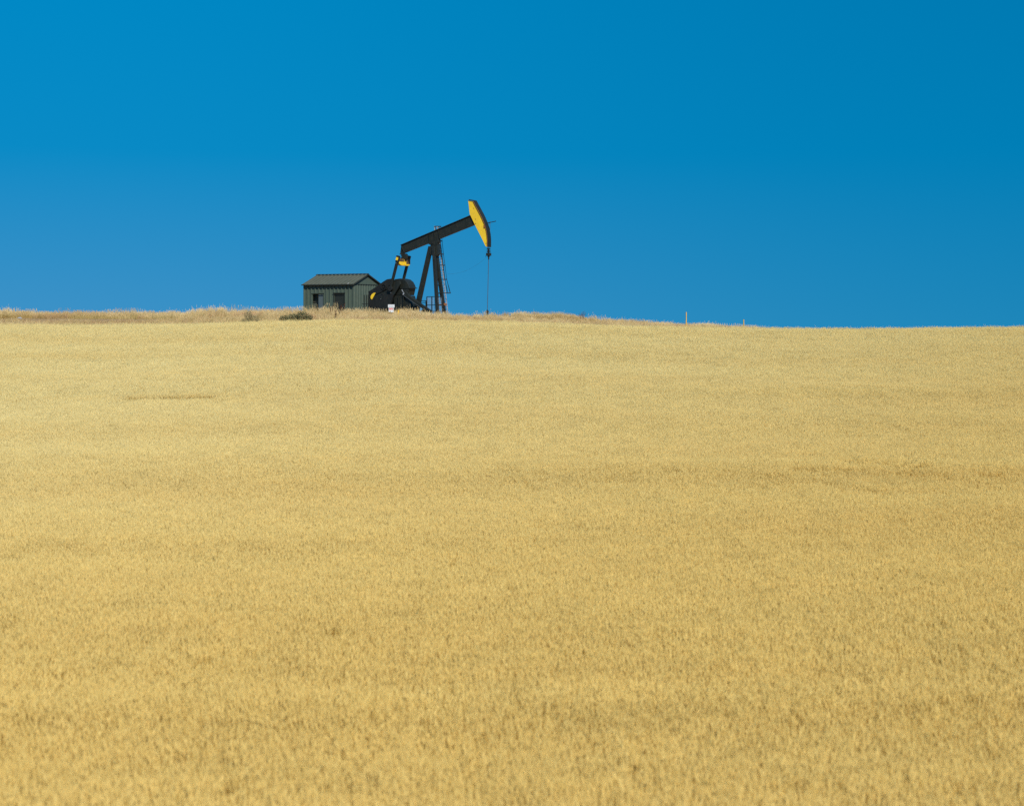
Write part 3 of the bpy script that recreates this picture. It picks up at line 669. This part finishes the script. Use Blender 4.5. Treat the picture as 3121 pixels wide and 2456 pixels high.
# doors
MB().box((d1[0]-.3, .50, .06), ((d1[0]+d1[1])/2+.3, .54, Hd+.2)).build('added_panel', M['roof'], shed)  # added panel behind the opening, catches sky light to lighten the dark interior
for k, (a_, b_) in enumerate((d1, d2)):
    fr = MB().box((a_-.10, -.11, Hd+.0), (b_+.10, -.078, Hd+.06)).box((a_-.06, -.055, 0), (a_, -.002, Hd-.002)).box((b_, -.055, 0), (b_+.06, -.002, Hd-.002))
    if k == 0:
        dr = MB().box(((a_+b_)/2-.02, T+.01, .06), (b_-.005, T+.05, Hd-.02)).build('door', M['leaf'], shed, .005)
        dr['label'] = 'blue grey door leaf half closing the opening'
        MB().box((b_-.035, .0, .06), (b_-.004, T+.005, Hd-.03)).build('door_edge', M['galv'], dr)
    else:
        dr = MB().box((a_+.003, T+.0, .06), (b_-.003, T+.045, Hd-.003)).build('door', M['trim'], shed, .005)
        dr['label'] = 'dark closed door'
        MB().box((b_-.16, T-.05, 1.0), (b_-.11, T-.003, 1.16)).build('handle', M['steel'], dr)
    fr.build('frame', M['trim'] if k else M['shed'], dr)

# ------------------------------------------------------------------ small things in the grass
def ray_ground(px, y):
    x = (px-CX)*y/F; return Vector((x, y, tz(x, y)))
def zrow(py, y): return (HR-py)*y/F
# warning sign
p = ray_ground(1192.5, 145.2); pz = p.z; sr = R(-6)
sign = empty('warning_sign', p, sr, 'pair of small white warning panels on a post in the grass before the pump', 'sign')
def sz(py): return zrow(py, 145.2) - pz
MB().bar((0, .03, -.2), (0, .03, sz(930)), .05, .05).build('post', M['steel'], sign)
tilt = R(2.5)
def panel(name, x0, x1, py0, py1, m, y0=-.012, y1=.0):
    o = MB().box((x0, y0, sz(py1)), (x1, y1, sz(py0))).build(name, m, sign, .004); return o
up_ = panel('upper_panel', -.285, .285, 928.3, 937.4, M['white'])
lo_ = panel('lower_panel', -.225, .215, 938.2, 952, M['white'])
mb = MB(); rdl = random.Random(3)
for py in (931.2, 933.2, 935.2):
    xx = -.20
    while xx < .2:
        w = rdl.uniform(.03, .08); mb.box((xx, -.016, sz(py)-.014), (min(xx+w, .22), -.013, sz(py)+.014)); xx += w+.022
mb.build('lettering', M['grey_ink'], up_)
z0, z1 = sz(944.0), sz(939.2)
MB().box((-.19, -.016, z0), (.17, -.013, z1)).build('red_band', M['red_ink'], lo_)
cu = bpy.data.curves.new('danger', 'FONT'); cu.body = 'DANGER'; cu.size = .105; cu.align_x = 'CENTER'; cu.align_y = 'CENTER'; cu.extrude = .0015
tmp = bpy.data.objects.new('tmp', cu); COL.objects.link(tmp); bpy.context.view_layer.update()
me = bpy.data.meshes.new_from_object(tmp.evaluated_get(bpy.context.evaluated_depsgraph_get())); bpy.data.objects.remove(tmp)
me.materials.clear(); me.materials.append(M['white']); lt = bpy.data.objects.new('lettering', me); COL.objects.link(lt); lt.parent = lo_
lt.location = (-.01, -.019, (z0+z1)/2); lt.rotation_euler = (math.pi/2, 0, 0)
# yellow marker posts
def marker(px, y, ptop, w, label, lean=0, name='marker_post', grp=None):
    p = ray_ground(px, y); h = zrow(ptop, y)-p.z
    r_ = empty(name, p, R(20), label, 'post', grp)
    MB().bar((0,0,-.2), (lean,0,h-.04), w, w*.8).build('stake', M['post_yellow'], r_, .006)
    MB().bar((lean,0,h-.04), (lean*1.05,0,h), w*1.12, w*.95).build('cap', M['post_yellow'], r_, .006)
    return r_
marker(2091.5, 144.0, 951.5, .075, 'taller faded yellow marker post on the grassy skyline right of the pump')
marker(2266.5, 144.0, 974.0, .07, 'shorter yellow marker post low in the grass, farther from the pump')
marker(1213.5, 143.5, 945.5, .17, 'stubby thick yellow post nearly buried in grass beside the warning sign', name='yellow_bollard')
# scrap of white plastic
p = ray_ground(60, 139.0); sc_z = zrow(969.5, 139.0)
rr = random.Random(5); vs = []; fs = []
for i in range(7):
    for j in range(4): vs.append((-.17+i*.055+rr.uniform(-.015, .015), -.08+j*.06, .07-abs(i-2.2)*.02+rr.uniform(-.02, .03)+j*.02))
for i in range(6):
    for j in range(3): fs.append((i*4+j, i*4+4+j, i*4+5+j, i*4+1+j))
o = MB().add(vs, fs).build('plastic_scrap', M['galv'], None, 0, False, (p.x, p.y, sc_z-.05))
md = o.modifiers.new('t', 'SOLIDIFY'); md.thickness = .012
tag(o, 'crumpled scrap of white plastic caught in the verge grass at the far left', 'litter')
# shrubs and weeds
def leaf_mat(name, a, b, c3, rough=.7):
    m, nt, out = mat(name); L = nt.links
    at_ = N(nt, 'ShaderNodeAttribute', attribute_name='tint')
    r = ramp(nt, [(0, a), (.6, b), (1, c3)], at_.outputs['Fac'])
    bs = N(nt, 'ShaderNodeBsdfPrincipled', Roughness=rough); bs.inputs['Specular IOR Level'].default_value = .2
    t = N(nt, 'ShaderNodeBsdfTranslucent'); L.new(r.outputs[0], bs.inputs['Base Color']); L.new(r.outputs[0], t.inputs[0])
    ms = N(nt, 'ShaderNodeMixShader'); ms.inputs[0].default_value = .2
    L.new(bs.outputs[0], ms.inputs[1]); L.new(t.outputs[0], ms.inputs[2]); L.new(ms.outputs[0], out.inputs[0]); return m
ML = leaf_mat('dull_green_leaves', (.05, .065, .03), (.095, .105, .048), (.22, .19, .09))
MLg = leaf_mat('grey_green_leaves', (.11, .11, .06), (.19, .17, .085), (.36, .29, .14))
MD = leaf_mat('dead_brown_weed', (.05, .035, .025), (.09, .06, .04), (.15, .10, .06))
MDr = leaf_mat('red_brown_dock', (.085, .028, .016), (.15, .055, .03), (.24, .11, .06))
def shrub(name, px, y, lobes, m, label, cat, n=900, leaf=.05, lw=.5, seed=0, twig=None):
    p = ray_ground(px, y); rd = random.Random(seed); root = empty(name, p, 0, label, cat); t = Tile(); st = MB()
    for cx_, cy_, cz_, rx, ry, rz in lobes:
        st.tube((cx_*.3, cy_*.3, -.05), (cx_, cy_, cz_), .016, .006, n=6)
        for k in range(5): 
            a = rd.uniform(0, 6.28); st.tube((cx_*.6, cy_*.6, cz_*.5), (cx_+rx*.8*math.cos(a), cy_+ry*.8*math.sin(a), cz_+rd.uniform(-.2, .9)*rz), .008, .003, n=5)
        tot = sum(l[3]*l[5] for l in lobes)
        for _ in range(int(n*rx*rz/tot)):
            while True:
                q = Vector((rd.uniform(-1,1), rd.uniform(-1,1), rd.uniform(-1,1)))
                if q.length < 1 and rd.random() < .35+.65*q.length: break
            q = Vector((cx_+q.x*rx*rd.uniform(.8, 1.15), cy_+q.y*ry, max(.02, cz_+q.z*rz*rd.uniform(.8, 1.2))))
            d = Vector((rd.gauss(0,1), rd.gauss(0,1), rd.gauss(.5,.8))).normalized()*leaf*rd.uniform(.6, 1.3)
            t.strip([tuple(q), tuple(q+d*.5), tuple(q+d)], [leaf*lw*.5, leaf*lw, leaf*lw*.2], rd.uniform(0, math.pi), rd.random(), 0)
    f = t.obj('foliage', m); COL.objects.link(f); f.parent = root
    st.build('stem', twig or M['rust'], root)
    return root
shrub('green_shrub', 905, 134.6, [(-.95, 0, .62, .5, .4, .28), (-.3, .1, .68, .5, .4, .36), (.40, 0, .80, .5, .4, .46), (.95, 0, .62, .34, .35, .36)], ML, 'wide low dark green shrub at the wheat edge in front of the shed', 'shrub', 4200, .085, .5, 1)
shrub('grey_shrub', 764, 135.0, [(-.2, 0, .95, .40, .4, .36), (.3, .1, .66, .45, .4, .32), (-.3, -.2, .48, .55, .3, .26)], MLg, 'smaller grey green bush in the grass left of the shed', 'shrub', 1900, .075, .45, 2)
shrub('dead_weed', 1774, 145.4, [(-.12, 0, .92, .2, .2, .18), (.14, 0, 1.0, .22, .2, .24), (0, 0, .7, .24, .2, .24)], MD, 'dark dried bushy weed poking up on the grassy skyline', 'weed', 520, .05, .45, 3)
shrub('dead_weed', 2364, 141.5, [(0, 0, .36, .10, .1, .16)], MD, 'tiny dark weed on the low skyline past the last post', 'weed', 90, .045, .45, 9)
# red brown dock plants: stalks with dense rusty seed spikes
def dock(px, y, ptop, lean, label, seed, k=3):
    p = ray_ground(px, y); rd = random.Random(seed); root = empty('dock_plant', p, 0, label, 'weed', 'russet dock plants before the shed'); h = zrow(ptop, y)-p.z; t = Tile(); st = MB()
    for j in range(k):
        t = Tile(); l = lean + rd.uniform(-.22, .22); hh_ = h*rd.uniform(.78, 1) if j else h; w = rd.uniform(-.15, .15)
        st.tube((0, 0, -.05), (l, w, hh_), .012, .006, n=5)
        for i in range(110):
            f = rd.uniform(.42, 1); q = Vector((l*f, w*f, hh_*f)); a = rd.uniform(0, 6.28); r_ = .05*(1.1-abs(f-.7))
            d = Vector((math.cos(a)*r_, math.sin(a)*r_, rd.uniform(-.01, .05)))
            t.strip([tuple(q), tuple(q+d*.6), tuple(q+d)], [.012, .028, .008], rd.uniform(0, 3.14), rd.random(), 0)
        f_ = t.obj('seed_spike', MDr); COL.objects.link(f_); f_.parent = root
    st.build('stem', MDr, root); return root
dock(1012, 143.0, 928, -.10, 'upright russet dock plant before the shed, left of the second door', 1)
dock(1030, 142.5, 924, .42, 'russet dock plant leaning right across the dark second door of the shed', 2, 4)
dock(1023, 137.5, 944, .05, 'short russet dock plant nearer the wheat below the second door', 3)

# ------------------------------------------------------------------ light, sky, camera
SUN_AZ = Vector((.36, -.93, 0)).normalized(); SUN_EL = R(43)
sd = bpy.data.lights.new('sun', 'SUN'); sd.energy = 4.5; sd.angle = R(.53); sd.color = (1, .95, .86)
so = bpy.data.objects.new('sun', sd); COL.objects.link(so)
sv = Vector((SUN_AZ.x*math.cos(SUN_EL), SUN_AZ.y*math.cos(SUN_EL), math.sin(SUN_EL)))
so.rotation_euler = sv.to_track_quat('Z', 'Y').to_euler(); so.location = (0, -50, 80)
TINT_L = [(0, (.27, .88, .94)), (.10, (.02, .94, 1.09)), (.19, (.0, 1.05, 1.23)), (1, (.45, 1.05, 1.1))]
TINT_R = [(0, (.07, .79, .87)), (.10, (.0, .82, .97)), (.19, (.0, .86, 1.03)), (1, (.45, 1.05, 1.1))]
w = bpy.data.worlds.new('World'); scene.world = w; w.use_nodes = True
nt = w.node_tree; nt.nodes.clear(); L = nt.links
sky = nt.nodes.new('ShaderNodeTexSky'); sky.sky_type = 'NISHITA'; sky.sun_disc = False
sky.sun_elevation = SUN_EL; sky.sun_rotation = math.atan2(SUN_AZ.x, SUN_AZ.y); sky.altitude = 900; sky.air_density = 1.0; sky.dust_density = .2; sky.ozone_density = 3.0
bgn = nt.nodes.new('ShaderNodeBackground'); bgn.inputs[1].default_value = .093
wo = nt.nodes.new('ShaderNodeOutputWorld')
# a clear deep-blue sky: the lookup is lifted off the white horizon band and tinted by direction
tc = nt.nodes.new('ShaderNodeTexCoord'); sp_ = nt.nodes.new('ShaderNodeSeparateXYZ'); L.new(tc.outputs['Generated'], sp_.inputs[0])
zc = mathn(nt, 'MAXIMUM', sp_.outputs[2], 0.0)
cb = nt.nodes.new('ShaderNodeCombineXYZ'); L.new(sp_.outputs[0], cb.inputs[0]); L.new(sp_.outputs[1], cb.inputs[1])
L.new(mathn(nt, 'ADD', mathn(nt, 'MULTIPLY', zc, .9), .42), cb.inputs[2])
nv = nt.nodes.new('ShaderNodeVectorMath'); nv.operation = 'NORMALIZE'; L.new(cb.outputs[0], nv.inputs[0]); L.new(nv.outputs[0], sky.inputs[0])
def tint_of(z, stops): return ramp(nt, stops, z).outputs[0]
TL = tint_of(zc, TINT_L); TR = tint_of(zc, TINT_R)
az = nt.nodes.new('ShaderNodeMapRange'); az.interpolation_type = 'SMOOTHSTEP'; az.inputs[1].default_value = -.36; az.inputs[2].default_value = .36; L.new(sp_.outputs[0], az.inputs[0])
tint = mixc(nt, az.outputs[0], TL, TR)
skc = mixc(nt, 1.0, sky.outputs[0], tint, 'MULTIPLY')
L.new(skc, bgn.inputs[0]); L.new(bgn.outputs[0], wo.inputs[0])

cam = bpy.data.cameras.new('camera'); co = bpy.data.objects.new('camera', cam); COL.objects.link(co); scene.camera = co
co.location = (0, 0, 0); co.rotation_euler = (math.pi/2, 0, 0)
cam.sensor_width = 36; cam.sensor_fit = 'HORIZONTAL'; cam.lens = 36*F/3121
cam.shift_y = (HR-1228)/3121
cam.clip_start = .1; cam.clip_end = 20000
cam.dof.use_dof = True; cam.dof.focus_distance = 148; cam.dof.aperture_fstop = 1.1
scene.render.engine = 'CYCLES'
scene.cycles.max_bounces = 6; scene.cycles.diffuse_bounces = 3; scene.cycles.transmission_bounces = 3; scene.cycles.use_denoising = False
scene.view_settings.view_transform = 'Standard'; scene.view_settings.look = 'None'; scene.view_settings.exposure = .70; scene.view_settings.gamma = 1
